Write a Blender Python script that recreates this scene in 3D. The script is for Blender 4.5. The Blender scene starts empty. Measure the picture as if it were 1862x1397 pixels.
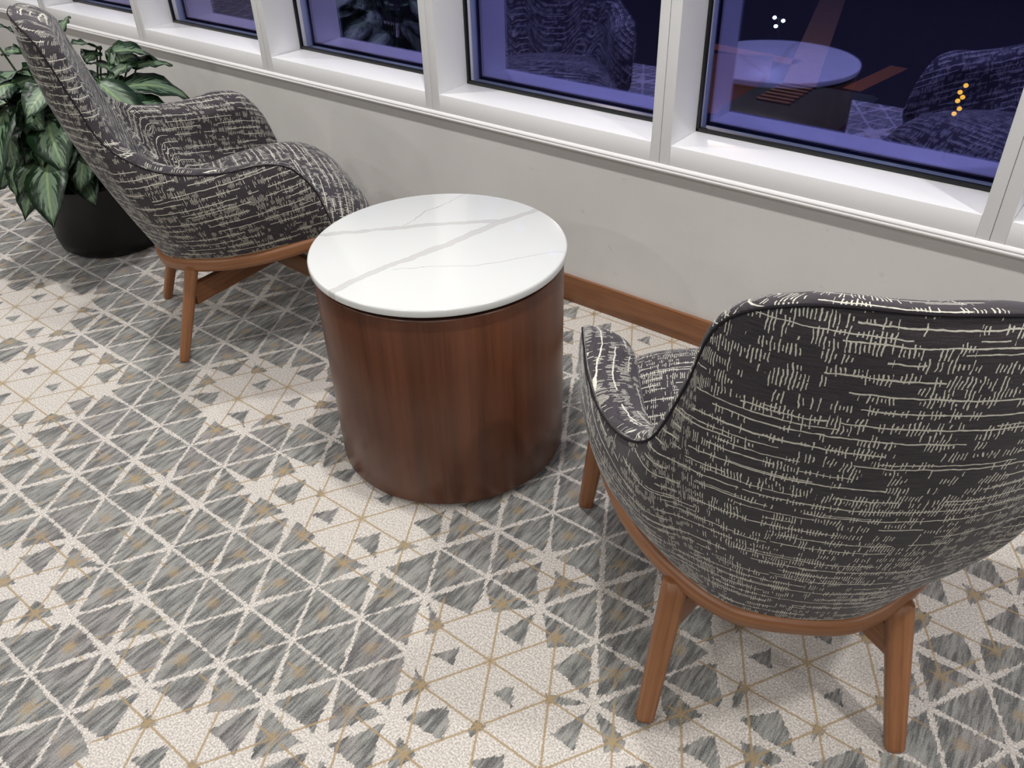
import bpy, math, random
from mathutils import Vector, Matrix

random.seed(7)
sc = bpy.context.scene
COL = sc.collection

# ------------------------------------------------------------------ camera
CAM_H = 1.4244
cam = bpy.data.objects.new('camera', bpy.data.cameras.new('camera'))
COL.objects.link(cam)
_r = Vector((0.78694, 0.61647, -0.02633)); _u = Vector((-0.34260, 0.47203, 0.81229)); _f = Vector((-0.51318, 0.63020, -0.58266))
cam.matrix_world = Matrix(((_r.x, _u.x, -_f.x, 0), (_r.y, _u.y, -_f.y, 0), (_r.z, _u.z, -_f.z, CAM_H), (0, 0, 0, 1)))
cam.data.sensor_fit = 'HORIZONTAL'; cam.data.sensor_width = 36
cam.data.lens = 1521.6 / 1862 * 36
cam.data.clip_start = 0.02
sc.camera = cam

# ------------------------------------------------------------------ world, lights, exposure
w = bpy.data.worlds.new('night_sky'); sc.world = w; w.use_nodes = True
w.node_tree.nodes['Background'].inputs[0].default_value = (0.0075, 0.0075, 0.032, 1)
w.node_tree.nodes['Background'].inputs[1].default_value = 1.0
sc.view_settings.view_transform = 'Standard'; sc.view_settings.look = 'None'
sc.view_settings.gamma = 1; sc.view_settings.use_curve_mapping = False
sc.view_settings.exposure = 0.17
CEIL = 2.9
DOWN_FILL = [(-4.8, 1.1, 22), (-2.9, 1.1, 22), (-1.0, 1.1, 22), (0.9, 1.1, 22), (2.8, 1.1, 22), (-2.9, -0.8, 10), (-1.0, -0.8, 10), (0.9, -0.8, 10), (-4.8, -2.6, 24), (-2.9, -2.6, 24), (-1.0, -2.6, 24), (0.9, -2.6, 24), (2.8, -2.6, 24)]  # rearmost row is unseen fill, added to brighten the window wall
for i, (x, y, e) in enumerate(DOWN_FILL):
    ld = bpy.data.lights.new('ceiling_downlight_or_fill', 'AREA'); ld.shape = 'DISK'; ld.size = 0.13
    ld.energy = e; ld.color = (1.0, 0.98, 0.965); ld.spread = math.radians(150)
    lo = bpy.data.objects.new('downlight_or_fill_lamp', ld); COL.objects.link(lo); lo.location = (x, y, CEIL - 0.012)

# ------------------------------------------------------------------ node helper
class S:
    def __init__(s, nt, k): s.nt = nt; s.k = k
    def _m(s, op, *a, clamp=False):
        n = s.nt.nodes.new('ShaderNodeMath'); n.operation = op; n.use_clamp = clamp
        for i, v in enumerate((s,) + a):
            if isinstance(v, S): s.nt.links.new(v.k, n.inputs[i])
            else: n.inputs[i].default_value = v
        return S(s.nt, n.outputs[0])
    def __add__(s, o): return s._m('ADD', o)
    __radd__ = __add__
    def __sub__(s, o): return s._m('SUBTRACT', o)
    def __rsub__(s, o): return (s * -1) + o
    def __mul__(s, o): return s._m('MULTIPLY', o)
    __rmul__ = __mul__
    def __truediv__(s, o): return s._m('DIVIDE', o)
    def fract(s): return s._m('FRACT')
    def floor(s): return s._m('FLOOR')
    def abs(s): return s._m('ABSOLUTE')
    def sin(s): return s._m('SINE')
    def sqrt(s): return s._m('SQRT')
    def pow(s, o): return s._m('POWER', o)
    def min(s, o): return s._m('MINIMUM', o)
    def max(s, o): return s._m('MAXIMUM', o)
    def gt(s, o): return s._m('GREATER_THAN', o)
    def lt(s, o): return s._m('LESS_THAN', o)
    def clamp(s): return s._m('ADD', 0.0, clamp=True)
    def smooth(s, a, b):           # 0 at a, 1 at b
        n = s.nt.nodes.new('ShaderNodeMapRange'); n.interpolation_type = 'SMOOTHSTEP'
        s.nt.links.new(s.k, n.inputs[0]); 
        lo, hi, t0, t1 = (a, b, 0, 1) if a < b else (b, a, 1, 0)
        n.inputs[1].default_value = lo; n.inputs[2].default_value = hi; n.inputs[3].default_value = t0; n.inputs[4].default_value = t1
        return S(s.nt, n.outputs[0])

class Mat:
    def __init__(s, name, rough=0.5, spec=0.5):
        s.m = bpy.data.materials.new(name); s.m.use_nodes = True; s.nt = s.m.node_tree
        s.b = s.nt.nodes['Principled BSDF']; s.b.inputs['Roughness'].default_value = rough
        s.b.inputs['Specular IOR Level'].default_value = spec
    def coord(s, kind='Object'):
        n = s.nt.nodes.new('ShaderNodeTexCoord'); q = s.nt.nodes.new('ShaderNodeSeparateXYZ'); s.nt.links.new(n.outputs[kind], q.inputs[0])
        return [S(s.nt, o) for o in q.outputs]
    def vec(s, x, y, z=0.0):
        n = s.nt.nodes.new('ShaderNodeCombineXYZ')
        for i, v in enumerate((x, y, z)):
            if isinstance(v, S): s.nt.links.new(v.k, n.inputs[i])
            else: n.inputs[i].default_value = v
        return S(s.nt, n.outputs[0])
    def noise(s, v, scale=1.0, detail=2.0, rough=0.5):
        n = s.nt.nodes.new('ShaderNodeTexNoise'); s.nt.links.new(v.k, n.inputs['Vector'])
        n.inputs['Scale'].default_value = scale; n.inputs['Detail'].default_value = detail; n.inputs['Roughness'].default_value = rough
        return S(s.nt, n.outputs[0])
    def white(s, v):
        n = s.nt.nodes.new('ShaderNodeTexWhiteNoise'); n.noise_dimensions = '3D'; s.nt.links.new(v.k, n.inputs['Vector'])
        return S(s.nt, n.outputs['Value'])
    def mix(s, f, a, b):
        n = s.nt.nodes.new('ShaderNodeMix'); n.data_type = 'RGBA'
        for sock, v in ((n.inputs[0], f), (n.inputs[6], a), (n.inputs[7], b)):
            if isinstance(v, S): s.nt.links.new(v.k, sock)
            elif isinstance(v, (int, float)): sock.default_value = v
            else: sock.default_value = (*v, 1)
        return S(s.nt, n.outputs[2])
    def color(s, c):
        if isinstance(c, S): s.nt.links.new(c.k, s.b.inputs['Base Color'])
        else: s.b.inputs['Base Color'].default_value = (*c, 1)
        return s
    def rough(s, r): s.nt.links.new(r.k, s.b.inputs['Roughness']); return s
    def bump(s, h, dist=0.002, strength=0.5):
        n = s.nt.nodes.new('ShaderNodeBump'); n.inputs['Distance'].default_value = dist; n.inputs['Strength'].default_value = strength
        s.nt.links.new(h.k, n.inputs['Height']); s.nt.links.new(n.outputs[0], s.b.inputs['Normal']); return s

def rgb(r, g, b):
    f = lambda c: (c / 255 / 12.92) if c <= 10 else (((c / 255) + 0.055) / 1.055) ** 2.4
    return (f(r), f(g), f(b))

# ------------------------------------------------------------------ materials
def fabric():
    M = Mat('charcoal_weave', 0.85, 0.25)
    u, v, _ = M.coord('UV')
    wob = M.noise(M.vec(u * 9, v * 9), 1.0, 2) - 0.5
    wob2 = M.noise(M.vec(u * 60, v * 50), 1.0, 2) - 0.5
    def rows(period, off, dens, thick, seed):
        vv = (v + wob * 0.010 + wob2 * 0.0050) / period + off
        ri = vv.floor(); rf = vv.fract()
        on = M.noise(M.vec(u * 6.5 + ri * 7.31, ri * 3.7 + seed), 1.0, 1.5).gt(dens)
        edge = M.noise(M.vec(u * 150, v * 150, seed), 1.0, 2)
        line = (rf - 0.5).abs().lt((edge * 1.5 + 0.15) * thick / period) * on
        # ticks hanging from the row
        uu = (u + wob2 * 0.006) / 0.0036
        ci = uu.floor(); cf = uu.fract()
        hgt = M.white(M.vec(ci, ri, seed))
        patch = M.noise(M.vec(u * 22 + ri * 3.1, ri * 5.3 + seed), 1.0, 2).gt(0.515)
        tick = (cf - 0.5).abs().lt(edge * 0.34) * (rf - 0.5).abs().lt(hgt * 0.50) * patch * hgt.gt(0.25)
        return line.max(tick)
    a = rows(0.0225, 0.0, 0.48, 0.0012, 1.0)
    b = rows(0.0165, 0.37, 0.60, 0.0009, 5.0)
    mask = a.max(b)
    fine = M.noise(M.vec(u * 700, v * 700), 1.0, 2)
    rib = M.noise(M.vec(u * 40, v * 520), 1.0, 2)
    dark = M.mix(fine, rgb(42, 39, 42), rgb(88, 83, 87))
    dark = M.mix(rib.smooth(0.35, 0.7) * 0.55, dark, rgb(34, 32, 35))
    light = M.mix(fine, rgb(186, 184, 168), rgb(230, 228, 214))
    M.color(M.mix(mask, dark, light))
    M.b.inputs['Sheen Weight'].default_value = 0.20; M.b.inputs['Sheen Roughness'].default_value = 0.35
    M.bump(mask * 0.6 + fine * 0.5 + rib * 0.3, 0.0012, 0.5)
    return M.m

def wood(name, c0, c1, c2, rough=0.38, su=3.0, sv=70.0, planks=0.0):
    M = Mat(name, rough, 0.5)
    u, v, _ = M.coord('UV')
    g = M.noise(M.vec(u * su, v * sv), 1.0, 4, 0.6)
    big = M.noise(M.vec(u * su * 0.6, v * sv * 0.16 + 3.1), 1.0, 3)
    ring = ((big * 9.0).sin() * 0.5 + 0.5)
    pores = M.noise(M.vec(u * su * 6, v * sv * 8), 1.0, 2)
    c = M.mix(g.smooth(0.25, 0.75), c0, c1)
    c = M.mix(ring.smooth(0.5, 1.0) * 0.45, c, c2)
    c = M.mix(pores.smooth(0.55, 0.75) * 0.35, c, c2)
    if planks:
        pl = M.white(M.vec((v / planks + M.noise(M.vec(u * 1.3, v * 2), 1, 1) * 0.1).floor(), 2.0))
        c = M.mix(pl * 0.45, c, c2)
    M.color(c); M.bump(pores * 0.5 + g, 0.0005, 0.25)
    M.rough(g * 0.15 + (rough - 0.07))
    return M.m

def carpet():
    M = Mat('carpet', 0.95, 0.1)
    x, y, _ = M.coord('Object')
    s = 0.1436; h = s * math.sqrt(3) / 2
    fj = M.noise(M.vec(x * 190 + y * 9, y * 22), 1.0, 2, 0.6) - 0.5
    tuft = M.noise(M.vec(x * 330, y * 330), 1.0, 2) - 0.5
    r3 = math.sqrt(3) / 2
    def fam(ox, oy, jit):
        px = x - ox; py = y - oy
        out = []
        for nx, ny in ((0, 1), (r3, .5), (-r3, .5)):
            a = (px * nx + py * ny) / h
            out.append(a)
        return out
    def dmin(fs):
        d = None
        for a in fs:
            q = ((a + 0.5).fract() - 0.5).abs() * h
            d = q if d is None else d.min(q)
        return d
    T0 = (-0.703, 0.767)
    W0 = (T0[0], T0[1] - s / math.sqrt(3))
    fw = fam(*W0, 0); dw = dmin(fw)
    par = (fw[1].fract() + fw[2].fract()).lt(1.0)          # which of the two triangle kinds
    # openness of the ground: cream areas and dense grey areas of the design
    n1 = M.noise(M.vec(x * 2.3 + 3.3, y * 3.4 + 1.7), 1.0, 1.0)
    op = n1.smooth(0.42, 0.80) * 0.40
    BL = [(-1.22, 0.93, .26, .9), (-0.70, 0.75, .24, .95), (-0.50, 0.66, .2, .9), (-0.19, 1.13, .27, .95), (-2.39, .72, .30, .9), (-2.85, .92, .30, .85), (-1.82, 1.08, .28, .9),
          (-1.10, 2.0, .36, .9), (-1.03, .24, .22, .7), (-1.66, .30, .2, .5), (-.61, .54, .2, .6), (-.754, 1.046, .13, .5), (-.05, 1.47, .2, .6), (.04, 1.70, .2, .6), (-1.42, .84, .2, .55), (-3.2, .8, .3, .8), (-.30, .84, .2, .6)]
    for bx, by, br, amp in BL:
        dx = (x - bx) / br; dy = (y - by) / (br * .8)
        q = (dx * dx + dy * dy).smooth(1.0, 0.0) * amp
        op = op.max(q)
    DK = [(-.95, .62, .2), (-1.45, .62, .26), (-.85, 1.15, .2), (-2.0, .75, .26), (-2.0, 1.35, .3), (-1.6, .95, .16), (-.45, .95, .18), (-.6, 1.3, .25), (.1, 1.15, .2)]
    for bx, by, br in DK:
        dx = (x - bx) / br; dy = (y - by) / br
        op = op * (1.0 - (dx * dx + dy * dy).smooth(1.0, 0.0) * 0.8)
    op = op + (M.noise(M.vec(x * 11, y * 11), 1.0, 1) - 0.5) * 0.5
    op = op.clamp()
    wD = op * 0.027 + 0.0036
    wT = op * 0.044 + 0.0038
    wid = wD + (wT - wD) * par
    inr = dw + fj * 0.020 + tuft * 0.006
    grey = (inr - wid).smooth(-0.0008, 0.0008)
    # gold lines and stars on the second lattice
    ft = fam(*T0, 0)
    dt = dmin(ft) + tuft * 0.0060
    k = None
    gx = M.noise(M.vec(x * 30, y * 30), 1.0, 1)
    goldline = dt.lt(0.0023) * (op * 1.6 + gx * 0.9 - 0.30).smooth(0.2, 0.45)
    # distance to the gold node: largest of the three line distances is small there
    dmx = None
    for a in ft:
        q = ((a + 0.5).fract() - 0.5).abs() * h
        dmx = q if dmx is None else dmx.max(q)
    star = (dmx + tuft * 0.03 + fj * 0.02).smooth(0.019, 0.004) * (gx * 0.6 + 0.45)
    # colours
    streak = M.noise(M.vec(x * 80 + y * 4, y * 9), 1.0, 3, 0.65)
    streak2 = M.noise(M.vec(x * 210 + y * 10, y * 22), 1.0, 2, 0.6)
    hue = M.noise(M.vec(x * 5, y * 5), 1.0, 1)
    gcol = M.mix(streak.smooth(0.36, 0.62), rgb(84, 85, 84), rgb(158, 158, 152))
    gcol = M.mix(hue.smooth(0.45, 0.65) * 0.5, gcol, M.mix(streak.smooth(0.34, 0.66), rgb(88, 82, 84), rgb(158, 150, 148)))
    gcol = M.mix(streak2.smooth(0.5, 0.72) * 0.7, gcol, rgb(66, 67, 68))
    grain = M.noise(M.vec(x * 420, y * 420), 1.0, 3, 0.7)
    gcol = M.mix(grain.smooth(0.42, 0.72) * 0.45, gcol, rgb(176, 174, 168))
    gcol = M.mix(grain.smooth(0.55, 0.30) * 0.45, gcol, rgb(62, 62, 62))
    ccol = M.mix(M.noise(M.vec(x * 260, y * 260), 1.0, 2).smooth(0.3, 0.7), rgb(172, 165, 157), rgb(226, 220, 212))
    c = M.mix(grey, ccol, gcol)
    tan = M.mix(tuft + 0.5, rgb(138, 116, 86), rgb(186, 164, 124))
    c = M.mix((star * 0.75).clamp(), c, tan)
    c = M.mix((goldline * 0.85).clamp(), c, tan)
    M.color(c)
    pile = M.noise(M.vec(x * 230, y * 230), 1.0, 3, 0.6)
    M.bump(pile + grey * -0.4, 0.004, 0.9)
    M.b.inputs['Sheen Weight'].default_value = 0.25
    return M.m

def marble():
    M = Mat('white_quartz', 0.16, 0.5)
    x, y, z = M.coord('Object')
    nx = (M.noise(M.vec(x * 14, y * 14), 1.0, 4, 0.6) - 0.5) * 0.030
    ny = (M.noise(M.vec(x * 14 + 9, y * 14 + 4), 1.0, 4, 0.6) - 0.5) * 0.030
    px = x + nx; py = y + ny
    def seg(a, b):
        ax, ay = a; dx = b[0] - ax; dy = b[1] - ay; L2 = dx * dx + dy * dy
        t = (((px - ax) * dx + (py - ay) * dy) / L2).max(0.0).min(1.0)
        ex = px - ax - t * dx; ey = py - ay - t * dy
        return (ex * ex + ey * ey).sqrt()
    def poly(P):
        d = None
        for a, b in zip(P[:-1], P[1:]):
            q = seg(a, b); d = q if d is None else d.min(q)
        return d
    v1 = poly([(-0.035, -0.31), (-0.026, -0.164), (0.015, -0.009), (0.04, 0.171), (0.08, 0.31)])
    v2 = poly([(-0.285, -0.145), (-0.169, -0.023), (-0.071, 0.086), (0.034, 0.180)])
    v3 = poly([(-0.134, 0.023), (-0.147, 0.119), (-0.136, 0.28)])
    v4 = poly([(0.003, -0.15), (0.069, -0.087), (0.143, -0.025), (0.164, 0.009), (0.238, 0.114), (0.29, 0.15)])
    wv = M.noise(M.vec(x * 9, y * 9), 1.0, 2)
    def wide(d, wd):
        lim = wv * wd + wd * 0.35
        core = d.lt(lim) * 0.35
        edge = (d - lim).abs().smooth(0.0022, 0.0) * 0.55
        return core.max(edge)
    m = wide(v1, 0.011).max(wide(v2, 0.0075))
    m = m.max(v3.smooth(0.0018, 0.0006) * 0.6).max(v4.smooth(0.0016, 0.0004) * 0.65)
    base = M.mix(M.noise(M.vec(x * 3, y * 3), 1, 2), rgb(209, 211, 208), rgb(215, 217, 214))
    M.color(M.mix(m, base, rgb(158, 152, 146)))
    M.b.inputs['Coat Weight'].default_value = 0.2
    return M.m

def plain(name, c, rough=0.5, spec=0.5, var=0.0, scale=20, bump=0.0):
    M = Mat(name, rough, spec)
    x, y, z = M.coord('Object')
    n = M.noise(M.vec(x, y, z), scale, 3)
    M.color(M.mix(n, tuple(a * (1 - var) for a in c), tuple(min(1, a * (1 + var)) for a in c)))
    if bump: M.bump(M.noise(M.vec(x, y, z), scale * 12, 3), 0.002, bump)
    return M.m

def wallpaint():
    M = Mat('grey_wall_paint', 0.62, 0.35)
    x, y, z = M.coord('Object')
    n = M.noise(M.vec(x * 2, z * 2), 1.0, 3)
    c = M.mix(n.smooth(0.3, 0.7), rgb(205, 203, 199), rgb(213, 211, 207))
    sm = M.noise(M.vec(x * 14 + z * 5, z * 22), 1.0, 3, 0.7)
    c = M.mix(sm.smooth(0.64, 0.76) * 0.22, c, rgb(150, 146, 142))
    sc1 = M.noise(M.vec(x * 60 + z * 40, z * 9 - x * 5), 1.0, 2)
    c = M.mix(sc1.smooth(0.74, 0.80) * 0.5, c, rgb(140, 136, 132))
    M.color(c); M.bump(M.noise(M.vec(x, y, z), 160, 2), 0.001, 0.25)
    return M.m

def glass():
    m = bpy.data.materials.new('tinted_window_glass'); m.use_nodes = True; nt = m.node_tree; nt.nodes.clear()
    o = nt.nodes.new('ShaderNodeOutputMaterial'); add = nt.nodes.new('ShaderNodeAddShader')
    g = nt.nodes.new('ShaderNodeBsdfGlossy'); g.inputs['Roughness'].default_value = 0.0
    t = nt.nodes.new('ShaderNodeBsdfTransparent'); t.inputs[0].default_value = (0.62, 0.66, 0.72, 1)
    lw = nt.nodes.new('ShaderNodeLayerWeight'); lw.inputs['Blend'].default_value = 0.5
    mr = nt.nodes.new('ShaderNodeMapRange'); mr.inputs[1].default_value = 0.22; mr.inputs[2].default_value = 0.62
    nt.links.new(lw.outputs['Facing'], mr.inputs[0])
    mx = nt.nodes.new('ShaderNodeMix'); mx.data_type = 'RGBA'
    mx.inputs[6].default_value = (0.10, 0.10, 0.27, 1); mx.inputs[7].default_value = (0.21, 0.185, 0.27, 1)
    nt.links.new(mr.outputs[0], mx.inputs[0]); nt.links.new(mx.outputs[2], g.inputs[0])
    nt.links.new(g.outputs[0], add.inputs[0]); nt.links.new(t.outputs[0], add.inputs[1]); nt.links.new(add.outputs[0], o.inputs[0])
    return m

def leafmat():
    M = Mat('variegated_leaf', 0.42, 0.4)
    u, v, _ = M.coord('UV')
    x, y, z = M.coord('Object')
    au = (u - 0.5).abs() * 2
    n = M.noise(M.vec(u * 3 + x * 20, v * 10 - au * 6, z * 9), 1.0, 3, 0.65)
    wpale = 1.0 - au
    pale = (wpale * 0.75 + (n - 0.5) * 1.5 - 0.12).smooth(0.22, 0.36)
    tips = (v * (1 - v) * 4).smooth(0.1, 0.5)
    dark = M.mix(n, rgb(8, 24, 12), rgb(26, 54, 28))
    lt = M.mix(n, rgb(74, 104, 76), rgb(128, 148, 122))
    c = M.mix(pale * tips * 0.85, dark, lt)
    c = M.mix(au.smooth(0.09, 0.03), c, rgb(128, 150, 104))
    M.color(c)
    vein = ((v - au * 0.22) * 60).sin()
    M.bump(vein * 0.4 + n, 0.002, 0.35)
    return M.m

def emit(name, c, k):
    m = bpy.data.materials.new(name); m.use_nodes = True; b = m.node_tree.nodes['Principled BSDF']
    b.inputs['Base Color'].default_value = (*c, 1); b.inputs['Emission Color'].default_value = (*c, 1); b.inputs['Emission Strength'].default_value = k
    return m

MF = fabric(); MC = carpet(); MM = marble(); MG = glass(); ML = leafmat(); MWALL = wallpaint()
MW = wood('chair_walnut', rgb(122, 78, 48), rgb(152, 104, 68), rgb(90, 54, 32), 0.36, 2.2, 90)
MD = wood('drum_walnut_veneer', rgb(78, 45, 28), rgb(104, 62, 40), rgb(52, 27, 16), 0.30, 0.9, 26, 0.16)
MB = wood('baseboard_walnut', rgb(110, 70, 44), rgb(140, 94, 60), rgb(74, 44, 27), 0.34, 2.4, 46)
MWH = plain('white_aluminium', rgb(238, 238, 238), 0.32, 0.5, 0.02, 3)
MBEAD = plain('white_caulk_trim', rgb(245, 244, 243), 0.45, 0.4, 0.03, 30)
MGK = plain('black_gasket', rgb(16, 18, 18), 0.4, 0.5, 0.1)
MJ = plain('grey_joint', rgb(120, 118, 118), 0.6, 0.3, 0.1)
MSP = plain('grey_spacer', rgb(58, 62, 62), 0.4, 0.5, 0.1)
MBK = plain('black_plastic_pot', rgb(13, 12, 14), 0.42, 0.4, 0.25, 9, 0.15)
MSOIL = plain('dark_soil', rgb(30, 24, 19), 0.95, 0.1, 0.5, 60, 0.8)
MSEAM = plain('charcoal_thread', rgb(40, 37, 41), 0.9, 0.1, 0.2, 300)
MBASE = plain('black_plinth', rgb(9, 8, 8), 0.5, 0.3, 0.2)
MSTEM = plain('green_stem', rgb(46, 74, 38), 0.5, 0.4, 0.3, 40)
MPL = plain('off_white_paint', rgb(214, 210, 205), 0.8, 0.2, 0.02)

# ------------------------------------------------------------------ mesh helpers
def mesh(name, verts, faces, mat, parent=None, uvs=None, smooth=True, sharp=None):
    me = bpy.data.meshes.new(name); me.from_pydata(verts, [], faces); me.update()
    if uvs:
        uvl = me.uv_layers.new(name='UVMap')
        for p in me.polygons:
            for li, vi in zip(p.loop_indices, p.vertices):
                c = uvs[vi] if not callable(uvs) else uvs(p, vi)
                uvl.data[li].uv = c
    if smooth:
        me.polygons.foreach_set('use_smooth', [True] * len(me.polygons))
        if sharp is not None: me.set_sharp_from_angle(angle=math.radians(sharp))
    me.materials.append(mat)
    o = bpy.data.objects.new(name, me); COL.objects.link(o)
    if parent is not None: o.parent = parent
    return o

def empty(name, loc=(0, 0, 0), rz=0):
    o = bpy.data.objects.new(name, None); COL.objects.link(o); o.location = loc; o.rotation_euler = (0, 0, rz); o.empty_display_size = 0.05
    return o

def tag(o, label=None, cat=None, group=None, kind=None):
    for k, v in (('label', label), ('category', cat), ('group', group), ('kind', kind)):
        if v: o[k] = v
    return o

def box(name, lo, hi, mat, parent=None, bevel=0.0, grain='x'):
    import bmesh
    x0, y0, z0 = lo; x1, y1, z1 = hi
    V = [(x0, y0, z0), (x1, y0, z0), (x1, y1, z0), (x0, y1, z0), (x0, y0, z1), (x1, y0, z1), (x1, y1, z1), (x0, y1, z1)]
    F = [(0, 3, 2, 1), (4, 5, 6, 7), (0, 1, 5, 4), (1, 2, 6, 5), (2, 3, 7, 6), (3, 0, 4, 7)]
    me = bpy.data.meshes.new(name); me.from_pydata(V, [], F); me.update()
    if bevel:
        bm = bmesh.new(); bm.from_mesh(me)
        bmesh.ops.bevel(bm, geom=bm.edges[:], offset=bevel, segments=2, profile=0.5, affect='EDGES')
        bm.to_mesh(me); bm.free()
    uvl = me.uv_layers.new(name='UVMap')
    for p in me.polygons:
        for li, vi in zip(p.loop_indices, p.vertices):
            c = me.vertices[vi].co; n = p.normal
            a = c.x if grain == 'x' else (c.y if grain == 'y' else c.z)
            if grain == 'x': b = c.z if abs(n.y) > 0.5 else c.y + 0.37
            else: b = c.x + c.y
            uvl.data[li].uv = (a, b)
    if bevel:
        me.polygons.foreach_set('use_smooth', [True] * len(me.polygons)); me.set_sharp_from_angle(angle=math.radians(35))
    me.materials.append(mat)
    o = bpy.data.objects.new(name, me); COL.objects.link(o)
    if parent is not None: o.parent = parent
    return o

def lathe(name, prof, n, mat, parent=None, cap=True, sharp=40):
    V, F, U = [], [], {}
    m = len(prof)
    acc = [0]
    for a, b in zip(prof[:-1], prof[1:]): acc.append(acc[-1] + math.hypot(b[0] - a[0], b[1] - a[1]))
    for i in range(n):
        t = 2 * math.pi * i / n
        for r, z in prof: V.append((r * math.cos(t), r * math.sin(t), z))
    for i in range(n):
        j = (i + 1) % n
        for k in range(m - 1): F.append((i * m + k, j * m + k, j * m + k + 1, i * m + k + 1))
    if cap:
        F.append(tuple(i * m + m - 1 for i in range(n)))
        F.append(tuple(i * m for i in reversed(range(n))))
    R = max(p[0] for p in prof)
    def uv(p, vi):
        i, k = divmod(vi, m)
        t = i / n
        if i == 0 and any(q // m == n - 1 for q in p.vertices): t = 1.0
        return (acc[k], t * 2 * math.pi * R)
    return mesh(name, V, F, mat, parent, uv, True, sharp)

def catmull(P, n):
    Q = [tuple(2 * a - b for a, b in zip(P[0], P[1]))] + list(P) + [tuple(2 * a - b for a, b in zip(P[-1], P[-2]))]
    out = []
    for i in range(1, len(Q) - 2):
        for k in range(n):
            t = k / n
            out.append(Vector([.5 * (2 * b + (c - a) * t + (2 * a - 5 * b + 4 * c - d) * t * t + (3 * b - a - 3 * c + d) * t ** 3) for a, b, c, d in zip(Q[i - 1], Q[i], Q[i + 1], Q[i + 2])]))
    out.append(Vector(Q[-2])); return out

def sweep(name, path, section, mat, parent=None, upv=(0, 0, 1), closed=False, scale=None):
    """sweep a closed 2-D section (side, up) along path"""
    V, F = [], []; m = len(section); n = len(path); up = Vector(upv)
    L = [0]
    for a, b in zip(path[:-1], path[1:]): L.append(L[-1] + (b - a).length)
    per = [0]
    for k in range(m): per.append(per[-1] + math.dist(section[k], section[(k + 1) % m]))
    for i, p in enumerate(path):
        if closed: t = path[(i + 1) % n] - path[i - 1]
        else: t = path[min(i + 1, n - 1)] - path[max(i - 1, 0)]
        t.normalize(); sd = t.cross(up).normalized(); u2 = sd.cross(t)
        k = scale(i / (n - 1)) if scale else 1
        for a, b in section: V.append(tuple(p + sd * a * k + u2 * b * k))
    for i in range(n if closed else n - 1):
        j = (i + 1) % n
        for k in range(m): F.append((i * m + k, i * m + (k + 1) % m, j * m + (k + 1) % m, j * m + k))
    if not closed:
        F.append(tuple(reversed(range(m)))); F.append(tuple((n - 1) * m + k for k in range(m)))
    def uv(p, vi):
        i, k = divmod(vi, m)
        ks = [q % m for q in p.vertices]
        v = per[k] if not (k == 0 and (m - 1) in ks) else per[m]
        u = L[i] if not (closed and i == 0 and any(q // m == n - 1 for q in p.vertices)) else L[-1] + (path[0] - path[-1]).length
        return (u, v)
    return mesh(name, V, F, mat, parent, uv, True, 50)

def rrect(w, h, r, n=4):
    out = []
    for cx, cy, a0 in ((w / 2 - r, h / 2 - r, 0), (-w / 2 + r, h / 2 - r, 90), (-w / 2 + r, -h / 2 + r, 180), (w / 2 - r, -h / 2 + r, 270)):
        for k in range(n + 1):
            a = math.radians(a0 + 90 * k / n); out.append((cx + r * math.cos(a), cy + r * math.sin(a)))
    return out

# ------------------------------------------------------------------ room shell
X0, X1, Y0 = -7.2, 4.2, -5.0
YW = 2.032                                   # face of window frames and of the baseboard
SP = 0.8608; SX0 = -3.679                    # mullion joints
ZT, ZS, YG = 0.5455, 0.6028, 2.210           # top of trim bead, sill, glass plane
ZTOP = 2.40
YF = -0.25
floor = mesh('floor', [(X0, YF, 0), (X1, YF, 0), (X1, YW + .02, 0), (X0, YW + .02, 0)], [(0, 1, 2, 3)], MC, smooth=False)
tag(floor, 'patterned grey and cream carpet with gold triangle lines', kind='structure')
MDF = plain('darkened_unseen_floor', rgb(38, 36, 40), 0.95, 0.1, 0.3, 40, 0.5)  # unseen floor behind the camera, made dark to keep pane reflections dark
tag(mesh('floor_rear', [(X0, Y0, 0), (X1, Y0, 0), (X1, YF, 0), (X0, YF, 0)], [(0, 1, 2, 3)], MDF, smooth=False), kind='structure')
tag(box('wall_window_side', (X0, YW + 0.012, 0), (X1, YW + 0.20, ZT - 0.012), MWALL), 'low grey painted wall under the windows', kind='structure')
tag(box('wall_window_head', (X0, YW + 0.012, ZTOP), (X1, YW + 0.20, CEIL), MWALL), kind='structure')
tag(box('wall_left', (X0 - .1, Y0, 0), (X0, YW + .2, CEIL), MPL), kind='structure')
tag(box('wall_right', (X1, Y0, 0), (X1 + .1, YW + .2, CEIL), MPL), kind='structure')
tag(box('wall_back', (X0, Y0 - .1, 0), (X1, Y0, CEIL), MPL), kind='structure')
tag(box('ceiling', (X0, Y0, CEIL), (X1, YW + .2, CEIL + .1), MPL), kind='structure')
tag(box('baseboard_window_side', (X0, YW, 0.0), (X1, YW + 0.0125, 0.0954), MB, bevel=0.0015), 'walnut baseboard along the grey wall', kind='structure')
# bead under the frames: small rounded double moulding
bead = [(0.012, 0.0), (-0.001, 0.001), (-0.005, 0.006), (-0.005, 0.010), (-0.0035, 0.0125), (-0.005, 0.015), (-0.0045, 0.019), (-0.001, 0.0245), (0.02, 0.025), (0.02, 0.0)]
bv = [(x, YW + a, ZT - 0.024 + b) for x in (X0, X1) for a, b in bead]; nb = len(bead)
bf = [(i, (i + 1) % nb, nb + (i + 1) % nb, nb + i) for i in range(nb)]
tag(mesh('trim_1', bv, bf, MBEAD, sharp=50), 'thin white bead between window frames and grey wall', kind='structure')

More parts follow.
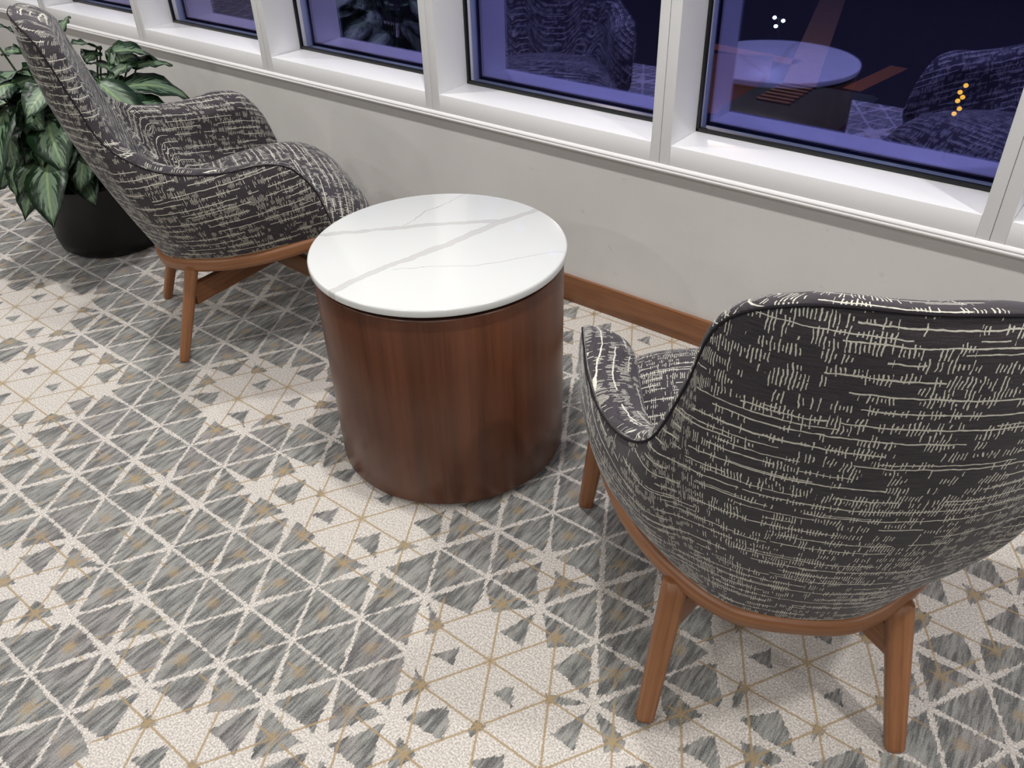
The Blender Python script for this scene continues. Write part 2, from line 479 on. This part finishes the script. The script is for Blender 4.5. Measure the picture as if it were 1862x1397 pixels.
WORDS = ['', '', '', '', '', '', '', '', '', '']
for k in range(-3, 8):
    x0 = SX0 + k * SP; x1 = x0 + SP
    W = empty('window_%d' % (k + 4), (x0, YW, ZT)); tag(W, kind='structure')
    g = 0.0007
    def b(nm, lo, hi, m, bev=0.001, par=W):
        return box(nm, tuple(a - c for a, c in zip(lo, (x0, YW, ZT))), tuple(a - c for a, c in zip(hi, (x0, YW, ZT))), m, par, bev, 'z')
    b('jamb', (x0 + g, YW, ZT), (x0 + .0325, YG + .03, ZTOP), MWH)
    b('jamb', (x1 - .0295, YW, ZT), (x1 - g, YG + .03, ZTOP), MWH)
    b('sill', (x0 + .0328, YW, ZT), (x1 - .0298, YG + .03, ZS), MWH)
    b('head_rail', (x0 + .0328, YW, ZTOP - .06), (x1 - .0298, YG + .03, ZTOP), MWH)
    b('joint_strip', (x0 - g, YW + .002, ZT), (x0 + g, YG, ZTOP), MJ, 0)
    gl, gr = x0 + .0325, x1 - .0295
    b('gasket', (gl, 2.174, ZS), (gr, 2.188, ZS + .012), MGK, .003)
    b('spacer', (gl, 2.187, ZS), (gr, YG - .001, ZS + .003), MSP, 0)
    b('gasket', (gl, 2.174, ZS), (gl + .010, 2.188, ZTOP - .06), MGK, .003)
    b('gasket', (gr - .010, 2.174, ZS), (gr, 2.188, ZTOP - .06), MGK, .003)
    b('pane', (gl, YG, ZS), (gr, YG + .006, ZTOP - .06), MG, 0)

# ------------------------------------------------------------------ armchairs
RIM = [(0.0, -0.163, 0.988), (0.121, -0.147, 0.982), (0.196, -0.11, 0.933), (0.223, -0.074, 0.818), (0.256, -0.035, 0.703), (0.293, 0.039, 0.638), (0.333, 0.128, 0.614), (0.362, 0.236, 0.609), (0.376, 0.323, 0.618), (0.384, 0.399, 0.6), (0.385, 0.456, 0.526), (0.386, 0.488, 0.423)]
BAS = [(0, .022), (.078, .030), (.128, .050), (.158, .072), (.19, .10), (.232, .148), (.278, .212), (.315, .30), (.335, .37), (.350, .425), (.358, .462), (.364, .490)]
THK = [.085, .080, .066, .058, .056, .062, .078, .094, .096, .082, .060, .038]
DRP = [.040, .036, .022, .014, .012, .016, .024, .034, .038, .036, .026, .012]
BUL = [.042, .042, .040, .038, .036, .034, .030, .026, .022, .018, .012, .006]
ringz = lambda y: 0.283 + 0.18 * y

def make_chair():
    root = empty('armchair')
    NS = 6
    def full(P):                                     # mirror the half list to the whole shell
        L = [tuple([-p[0]] + list(p[1:])) for p in reversed(P[1:])] + list(P)
        return catmull(L, NS)
    rim = full(RIM)
    bas = full([(x, y, ringz(y) + 0.006) for x, y in BAS])
    drp = full([(0, d_, 0) for d_ in DRP])
    ext = full([(0, t, b_) for t, b_ in zip(THK, BUL)])
    n = len(rim)
    V, F = [], []; UV = []
    TO, TR, TI = 14, 7, 12
    mid = [(a + b_) * 0.5 for a, b_ in zip(rim, bas)]
    ua = [0]
    for a, b_ in zip(mid[:-1], mid[1:]): ua.append(ua[-1] + (b_ - a).length)
    half = ua[-1] / 2
    m = TO + TR + TI
    for i in range(n):
        R, B = rim[i], bas[i]; th, bul = ext[i].y, ext[i].z
        tb = bas[min(i + 1, n - 1)] - bas[max(i - 1, 0)]; tb.z = 0; tb.normalize()
        inn = Vector((-tb.y, tb.x, 0))                # inward horizontal
        tr = (rim[min(i + 1, n - 1)] - rim[max(i - 1, 0)]).normalized()
        out = -inn
        # outer face
        acc = 0; prev = None; pts = []
        for k in range(TO):
            t = k / (TO - 1)
            p = B.lerp(R, t) + out * bul * 4 * t * (1 - t) * (0.75 + 0.5 * t)
            pts.append(p)
        inw = inn - tr * inn.dot(tr); inw.normalize()
        e = tr.cross(inw); 
        if e.dot(R - B) < 0: e = -e
        dr = drp[i].y; flat = 0.34 - 5.0 * dr
        Q = R + inw * th - e * dr
        for k in range(1, TR + 1):
            a = math.pi * k / (TR + 1)
            p = R + (Q - R) * (0.5 - 0.5 * math.cos(a)) + e * th * max(flat, .13) * math.sin(a)
            pts.append(p)
        c = abs(i / (n - 1) - 0.5) * 2                # 0 back .. 1 arm front
        zi = 0.40 - 0.03 * max(0, c - .9) * 10
        Bi = B + inn * (0.078 + 0.012 * math.sin(math.pi * c) - 0.02 * c); Bi.z = min(zi, Q.z - 0.02)
        for k in range(TI):
            t = k / (TI - 1)
            p = Q.lerp(Bi, t) + out * (0.030 * (1 - c) + .012) * 4 * t * (1 - t) * (0.5 + t) * 0.6 + e * 0.0
            pts.append(p)
        for k, p in enumerate(pts):
            if prev is not None: acc += (p - prev).length
            prev = p
            V.append(tuple(p)); UV.append((ua[i] - half, acc))
    for i in range(n - 1):
        for k in range(m - 1): F.append((i * m + k, i * m + k + 1, (i + 1) * m + k + 1, (i + 1) * m + k))
    F.append(tuple(range(m))); F.append(tuple((n - 1) * m + k for k in reversed(range(m))))
    # outer face: rows follow the hoop; rim and inner face: rows run level across the chair
    for i in range(n):
        tr = (rim[min(i + 1, n - 1)] - rim[max(i - 1, 0)]).normalized()
        vs = UV[i * m + TO - 1][1]
        for k in range(TO, m):
            u_, v_ = UV[i * m + k]; ac = min(v_ - vs, .085)
            ax, ay, az = V[i * m + k]; c_ = abs(i / (n - 1) - 0.5) * 2
            t_ = min(1, max(0, (c_ - .36) / .12)); t_ = t_ * t_ * (3 - 2 * t_)
            ub = (1 if i > n // 2 else -1) * (ay + .33 - .6 * (.4 - abs(ax)))
            vb = 3.05 + az - .6 * (.4 - abs(ax))
            UV[i * m + k] = ((u_ - tr.z * ac) * (1 - t_) + ub * t_, (3.0 + az + (1 - abs(tr.z)) * ac) * (1 - t_) + vb * t_)
    def uv(p, vi):
        k = vi % m
        u_, v_ = UV[vi]
        if k == TO - 1 and any((q % m) >= TO for q in p.vertices) and len(p.vertices) == 4: v_ = 3.0 + rim[vi // m].z
        return (u_, v_)
    me = mesh('upholstered_shell', V, F, MF, root, uv, True, 60)
    # seam along the outer edge
    sec = [(0.0022 * math.cos(a), 0.0022 * math.sin(a)) for a in [k * math.pi / 3 for k in range(6)]]
    sm = sweep('seam', [p.copy() for p in rim], sec, MSEAM, me, (0.3, 0.9, 0.31))
    # seat cushion: closed pillow
    prof = [(.05, .33), (.055, .40), (.10, .435), (.20, .452), (.33, .470), (.44, .480), (.53, .474), (.60, .446), (.648, .395), (.668, .345), (.664, .305), (.64, .283), (.56, .285), (.42, .292), (.28, .272), (.16, .262), (.09, .272)]
    pc = catmull([(a, b_, 0) for a, b_ in prof + [prof[0]]], 3)[:-1]
    NQ = 24; V, F, UV = [], [], []
    def hw(y):
        K = [(-1, .16), (.05, .20), (.12, .245), (.2, .28), (.3, .315), (.4, .330), (.5, .336), (.58, .334), (.66, .318), (2, .30)]
        for (a, wa), (b_, wb) in zip(K[:-1], K[1:]):
            if a <= y <= b_: return wa + (wb - wa) * (y - a) / (b_ - a)
    mp = len(pc); accp = [0]
    for a, b_ in zip(pc, pc[1:] + pc[:1]): accp.append(accp[-1] + (b_ - a).length)
    for j in range(NQ + 1):
        q = -math.cos(math.pi * j / NQ)
        for i, p in enumerate(pc):
            y, z = p.x, p.y
            zc = 0.36 + .02 * y
            s_ = (1 - abs(q) ** 5) ** 0.5 if abs(q) < 1 else 0.0
            crown = 1 - 0.10 * q * q
            zz = zc + (z - zc) * s_ * crown
            yc = 0.33
            yy = yc + (y - yc) * (1 - 0.13 * abs(q) ** 3)
            V.append((q * hw(y), yy, zz)); UV.append((q * hw(y), accp[i]))
    for j in range(NQ):
        for i in range(mp):
            i2 = (i + 1) % mp
            F.append((j * mp + i, (j + 1) * mp + i, (j + 1) * mp + i2, j * mp + i2))
    def uvs(p, vi):
        i = vi % mp; ii = [q % mp for q in p.vertices]
        return (UV[vi][0], accp[mp] if (i == 0 and mp - 1 in ii) else UV[vi][1])
    mesh('seat', V, F, MF, root, uvs, True)
    # wooden hoop round the seat
    RO = [(0, .016), (.08, .022), (.135, .045), (.185, .082), (.24, .138), (.292, .215), (.33, .305), (.352, .40), (.362, .485), (.350, .535), (.305, .565), (.21, .582), (0, .588)]
    half_ = [(x, y, ringz(y) - .006) for x, y in RO]
    loop = [(-x, y, z) for x, y, z in reversed(half_[1:-1])] + half_
    pts = catmull(loop + [loop[0]], 6)[:-1]
    ins = []
    for i, p in enumerate(pts):
        t = pts[(i + 1) % len(pts)] - pts[i - 1]; t.z = 0; t.normalize()
        ins.append(p + Vector((-t.y, t.x, 0)) * 0.012)
    sweep('wood_hoop', ins, rrect(0.032, 0.042, 0.014), MW, root, (0, -.18, 1), closed=True)
    # legs
    for sx in (-1, 1):
        for (f, tp, k) in (((.222, .0), (.187, .094), 0), ((.376, .556), (.338, .495), 1)):
            zt = ringz(tp[1]) - .020
            A = Vector((f[0] * sx, f[1], 0.0)); Bp = Vector((tp[0] * sx, tp[1], zt))
            path = [A, A.lerp(Bp, .012), A.lerp(Bp, .03)] + [A.lerp(Bp, t / 8) for t in range(1, 9)] + [A.lerp(Bp, 1.015)]
            sc_ = [.62, .74, .775] + [.775 + .225 * min(1, t / 7) for t in range(1, 9)] + [.74]
            sec_ = rrect(0.045, 0.036, 0.012)
            npth = len(path)
            sweep('leg', path, sec_, MW, root, (0, 1, 0), scale=lambda q, s2=sc_, npth=npth: s2[min(npth - 1, int(round(q * (npth - 1))))])
    # cross brace
    for sx in (-1, 1):
        for a in ((.190, .080), (.344, .515)):
            A = Vector((a[0] * sx, a[1], .198)); H = Vector((0, .365, .193))
            sweep('brace', [A.lerp(H, t / 6) for t in range(7)], rrect(0.022, 0.066, 0.004, 2), MW, root)
    return root

def copy_tree(o, parent=None):
    c = o.copy(); COL.objects.link(c); c.parent = parent
    for ch in o.children: copy_tree(ch, c)
    return c

ch = make_chair()
ch2 = copy_tree(ch)
ch.location = (-0.2, 0.9505, 0); ch.rotation_euler = (0, 0, math.atan2(.871, -.491) - math.pi / 2)
ch2.location = (-2.35, 1.1415, 0); ch2.rotation_euler = (0, 0, math.atan2(.8914, .453) - math.pi / 2)
tag(ch, 'charcoal and white patterned lounge armchair in the foreground, seen from behind', 'armchair', 'matching lounge armchairs')
tag(ch2, 'charcoal and white patterned lounge armchair standing beside the potted plant', 'armchair', 'matching lounge armchairs')

# ------------------------------------------------------------------ drum side table
T = empty('side_table', (-1.2426, 1.2707, 0)); tag(T, 'round walnut drum side table with a white veined stone top', 'table')
lathe('plinth', [(.272, 0), (.272, .014)], 96, MBASE, T)
lathe('drum', [(.289, .012), (.292, .0145), (.2925, .02), (.2925, .527), (.290, .530)], 128, MD, T)
lathe('shadow_gap', [(.284, .530), (.284, .5415)], 96, MBASE, T)
top = lathe('stone_top', [(.2965, .541), (.2995, .5435), (.300, .546), (.300, .5565), (.2985, .5598), (.295, .561)], 160, MM, T, sharp=60)

# ------------------------------------------------------------------ potted plant
PC = Vector((-3.135, 1.41, 0))
PL = empty('potted_plant', PC); tag(PL, 'leafy green variegated plant in a round black pot behind an armchair', 'plant')
lathe('pot', [(.150, .0), (.186, .004), (.206, .022), (.214, .06), (.222, .25), (.226, .262), (.226, .276), (.214, .278), (.208, .262), (.204, .225)], 64, MBK, PL)
lathe('soil', [(.205, .226), (.203, .234), (.12, .246), (.03, .25)], 40, MSOIL, PL)

LEAVES = [([-3.363, 1.544, 0.712], [-3.388, 1.608, 0.759], 0.05), ([-3.224, 1.601, 0.66], [-3.221, 1.493, 0.702], 0.1), ([-3.23, 1.59, 0.657], [-3.205, 1.526, 0.632], 0.07), ([-3.17, 1.597, 0.597], [-3.168, 1.709, 0.624], 0.12),
 ([-3.146, 1.646, 0.598], [-3.112, 1.81, 0.574], 0.075), ([-3.128, 1.679, 0.607], [-3.143, 1.54, 0.565], 0.04), ([-3.127, 1.571, 0.542], [-3.051, 1.815, 0.448], 0.11), ([-3.12, 1.587, 0.583], [-3.25, 1.549, 0.62], 0.06),
 ([-3.328, 1.372, 0.739], [-3.351, 1.315, 0.788], 0.06), ([-3.283, 1.35, 0.698], [-3.355, 1.306, 0.688], 0.05), ([-3.19, 1.313, 0.659], [-3.093, 1.151, 0.654], 0.1), ([-3.154, 1.27, 0.604], [-3.091, 1.155, 0.614], 0.06),
 ([-3.128, 1.199, 0.591], [-2.984, 1.01, 0.374], 0.12), ([-3.11, 1.246, 0.573], [-2.965, 1.205, 0.52], 0.12), ([-3.048, 1.265, 0.537], [-2.883, 1.192, 0.388], 0.13), ([-2.99, 1.195, 0.426], [-2.825, 1.068, 0.258], 0.125),
 ([-2.965, 1.33, 0.437], [-2.903, 1.222, 0.306], 0.09), ([-3.147, 1.148, 0.4], [-3.066, 1.079, 0.297], 0.05), ([-3.168, 1.234, 0.459], [-3.13, 1.195, 0.369], 0.07), ([-3.196, 1.159, 0.654], [-3.044, 0.987, 0.527], 0.12),
 ([-3.188, 1.182, 0.48], [-3.099, 1.133, 0.335], 0.1), ([-3.118, 1.356, 0.562], [-3.019, 1.203, 0.553], 0.09), ([-3.359, 1.295, 0.765], [-3.294, 1.183, 0.743], 0.1), ([-3.069, 1.343, 0.486], [-2.965, 1.332, 0.32], 0.11), ([-3.225, 1.359, 0.64], [-3.082, 1.179, 0.558], 0.1)]
rg = random.Random(11)
for k in range(56):
    a = rg.uniform(0, 2 * math.pi) if k < 34 else rg.uniform(2.6, 5.2); lev = rg.random()
    r0 = rg.uniform(.08, .20); r1 = r0 + rg.uniform(.10, .17)
    z0 = .34 + .32 * lev; z1 = z0 + rg.uniform(-.17, -.02)
    a1 = a + rg.uniform(-.4, .4)
    p0 = (PC.x + r0 * math.cos(a), PC.y + r0 * math.sin(a), z0); p1 = (PC.x + r1 * math.cos(a1), PC.y + r1 * math.sin(a1), max(z1, .20))
    if p1[0] > -2.87 and p1[1] < 1.3: continue
    LEAVES.append((p0, p1, rg.uniform(.085, .12)))

def leaf(p0, p1, wd):
    A = Vector(p0) - PC; B = Vector(p1) - PC
    ax = B - A; L = ax.length; d = ax.normalized()
    rad = Vector((A.x + B.x, A.y + B.y, 0)); rad = rad.normalized() if rad.length > 1e-3 else Vector((1, 0, 0))
    nrm = (Vector((0, 0, 1)) * 0.75 + rad * 0.6 + Vector((.62, -.5, 0)) * 0.6); nrm -= d * nrm.dot(d); nrm.normalize()
    side = d.cross(nrm).normalized()
    NV, NU = 8, 4
    tw = rg.uniform(-.25, .25); arch = rg.uniform(.07, .16) * L; fold = rg.uniform(.10, .26)
    V, F, U = [], [], []
    for i in range(NV + 1):
        t = i / NV
        wv = wd * 0.5 * (math.sin(math.pi * min(1, t * 1.02) ** 0.78) ** 0.85 if 0 < t < 1 else 0.0) + 0.0012
        c = A + d * L * t + nrm * arch * 4 * t * (1 - t)
        ang = tw * t
        sd = side * math.cos(ang) + nrm * math.sin(ang)
        for j in range(-NU // 2, NU // 2 + 1):
            q = j / (NU / 2)
            wav = 0.006 * math.sin(t * 17 + q * 2.0) * abs(q)
            V.append(tuple(c + sd * q * wv + nrm * (abs(q) ** 1.3 * wv * fold + wav))); U.append((0.5 + 0.5 * q, t))
    w_ = NU + 1
    for i in range(NV):
        for j in range(NU): F.append((i * w_ + j, i * w_ + j + 1, (i + 1) * w_ + j + 1, (i + 1) * w_ + j))
    o = mesh('leaf', V, F, ML, PL, U, True)
    so = o.modifiers.new('thickness', 'SOLIDIFY'); so.thickness = 0.0012; so.offset = 0
    # petiole back to the crown
    root = Vector((A.x * .22, A.y * .22, .245)); md = (root + A) * .5 + Vector((A.x * .05, A.y * .05, .05))
    pth = catmull([tuple(root), tuple(md), tuple(A), tuple(A + d * L * .08 + nrm * arch * .25)], 4)
    sweep('petiole', pth, [(0.004 * math.cos(a), 0.004 * math.sin(a)) for a in [k * math.pi / 3 for k in range(6)]], MSTEM, o, (0.31, 0.2, 0.93), scale=lambda q: 1.15 - .5 * q)
for l_ in LEAVES: leaf(l_[0], l_[1], l_[2] * 1.18)

# ------------------------------------------------------------------ outside: apron below the windows
ZG = -3.2
MTAR = plain('dark_tarmac', rgb(26, 26, 36), 0.9, 0.2, 0.3, 2)
MLINE = plain('painted_line', rgb(205, 165, 150), 0.8, 0.2, 0.15, 6)
MORG = plain('orange_paint', rgb(214, 140, 96), 0.8, 0.2, 0.15, 6)
MCART = plain('dark_teal_metal', rgb(84, 104, 118), 0.5, 0.4, 0.2, 4)
GR = tag(mesh('ground', [(-60, 3, ZG), (60, 3, ZG), (60, 90, ZG), (-60, 90, ZG)], [(0, 1, 2, 3)], MTAR, smooth=False), kind='structure')
def strip(a, b_, wd, m):
    A = Vector((*a, ZG + .004)); B = Vector((*b_, ZG + .004)); t = (B - A).normalized(); n_ = Vector((-t.y, t.x, 0)) * wd / 2
    V = [A - n_, A + n_, B + n_, B - n_]; V = [tuple(v) for v in V] + [tuple(v + Vector((0, 0, .006))) for v in V]
    mesh('marking_or_lit_patch', V, [(4, 5, 6, 7), (0, 1, 5, 4), (1, 2, 6, 5), (2, 3, 7, 6), (3, 0, 4, 7)], m, GR, smooth=False)
strip((-5.55, 15.3), (-8.3, 24.6), .60, MLINE)
strip((-8.6, 17.2), (-6.2, 16.85), .42, MORG)
MLIT = plain('painted_lit_ground', rgb(150, 104, 84), 0.8, 0.2, 0.2, 3)  # lit stretch of tarmac, its glow painted in as brown colour
strip((-7.5, 16.8), (-6.1, 13.2), 1.5, MLIT)
strip((-4.72, 15.7), (-4.48, 17.6), .34, MORG)
cart = empty('ground_cart', (-4.0, 11.6, ZG)); tag(cart, 'dark teal service cart with pale louvres on the apron outside', 'cart')
box('body', (-.95, -.95, .28), (.75, .75, 1.0), MCART, cart, .12)
for k in range(7):
    box('louvre', (-.62, -.42 + k * .15, .985), (-.14, -.35 + k * .15, 1.03), MLINE, cart, .008)
for sx in (-.7, .5):
    for sy in (-.7, .5):
        wl = lathe('wheel', [(.05, -.08), (.24, -.08), (.28, -.05), (.28, .05), (.24, .08), (.05, .08)], 24, MGK, cart)
        wl.rotation_euler = (0, math.pi / 2, 0); wl.location = (sx, sy, .28)
MAMB = emit('amber_lamp', (1.0, .50, .05), 1.8); MWL = emit('white_lamp', (.85, 1.0, .9), 6.0)
ap = empty('amber_light_mast', (-2.45, 13.2, ZG)); tag(ap, 'row of small amber lights glowing in the dark outside', 'light')
box('mast', (-.03, -.03, 0), (.03, .03, 1.12), MGK, ap, .01)
for k, z in enumerate((.66, .74, .84, .90, .96, 1.06)):
    o = lathe('lamp', [(.008, -.03), (.028, -.018), (.034, 0), (.028, .018), (.008, .03)], 16, MAMB, ap); o.location = ((k % 2) * .05 - .02, -.05, z)
wp = empty('white_light_cluster', (-7.0, 17.6, ZG)); tag(wp, 'three small white lights in the dark outside', 'light')
box('mast', (-.03, -.03, 0), (.03, .03, .62), MGK, wp, .01)
for dx, dz in ((-.09, .62), (.10, .58), (-.04, .46)):
    o = lathe('lamp', [(.008, -.035), (.034, -.02), (.042, 0), (.034, .02), (.008, .035)], 16, MWL, wp); o.location = (dx, -.05, dz)
ol = bpy.data.lights.new('apron_floodlight', 'POINT'); ol.energy = 420; ol.color = (1, .72, .5); ol.shadow_soft_size = .3
oo = bpy.data.objects.new('apron_floodlight', ol); COL.objects.link(oo); oo.location = (-7.0, 13.0, 3.5)
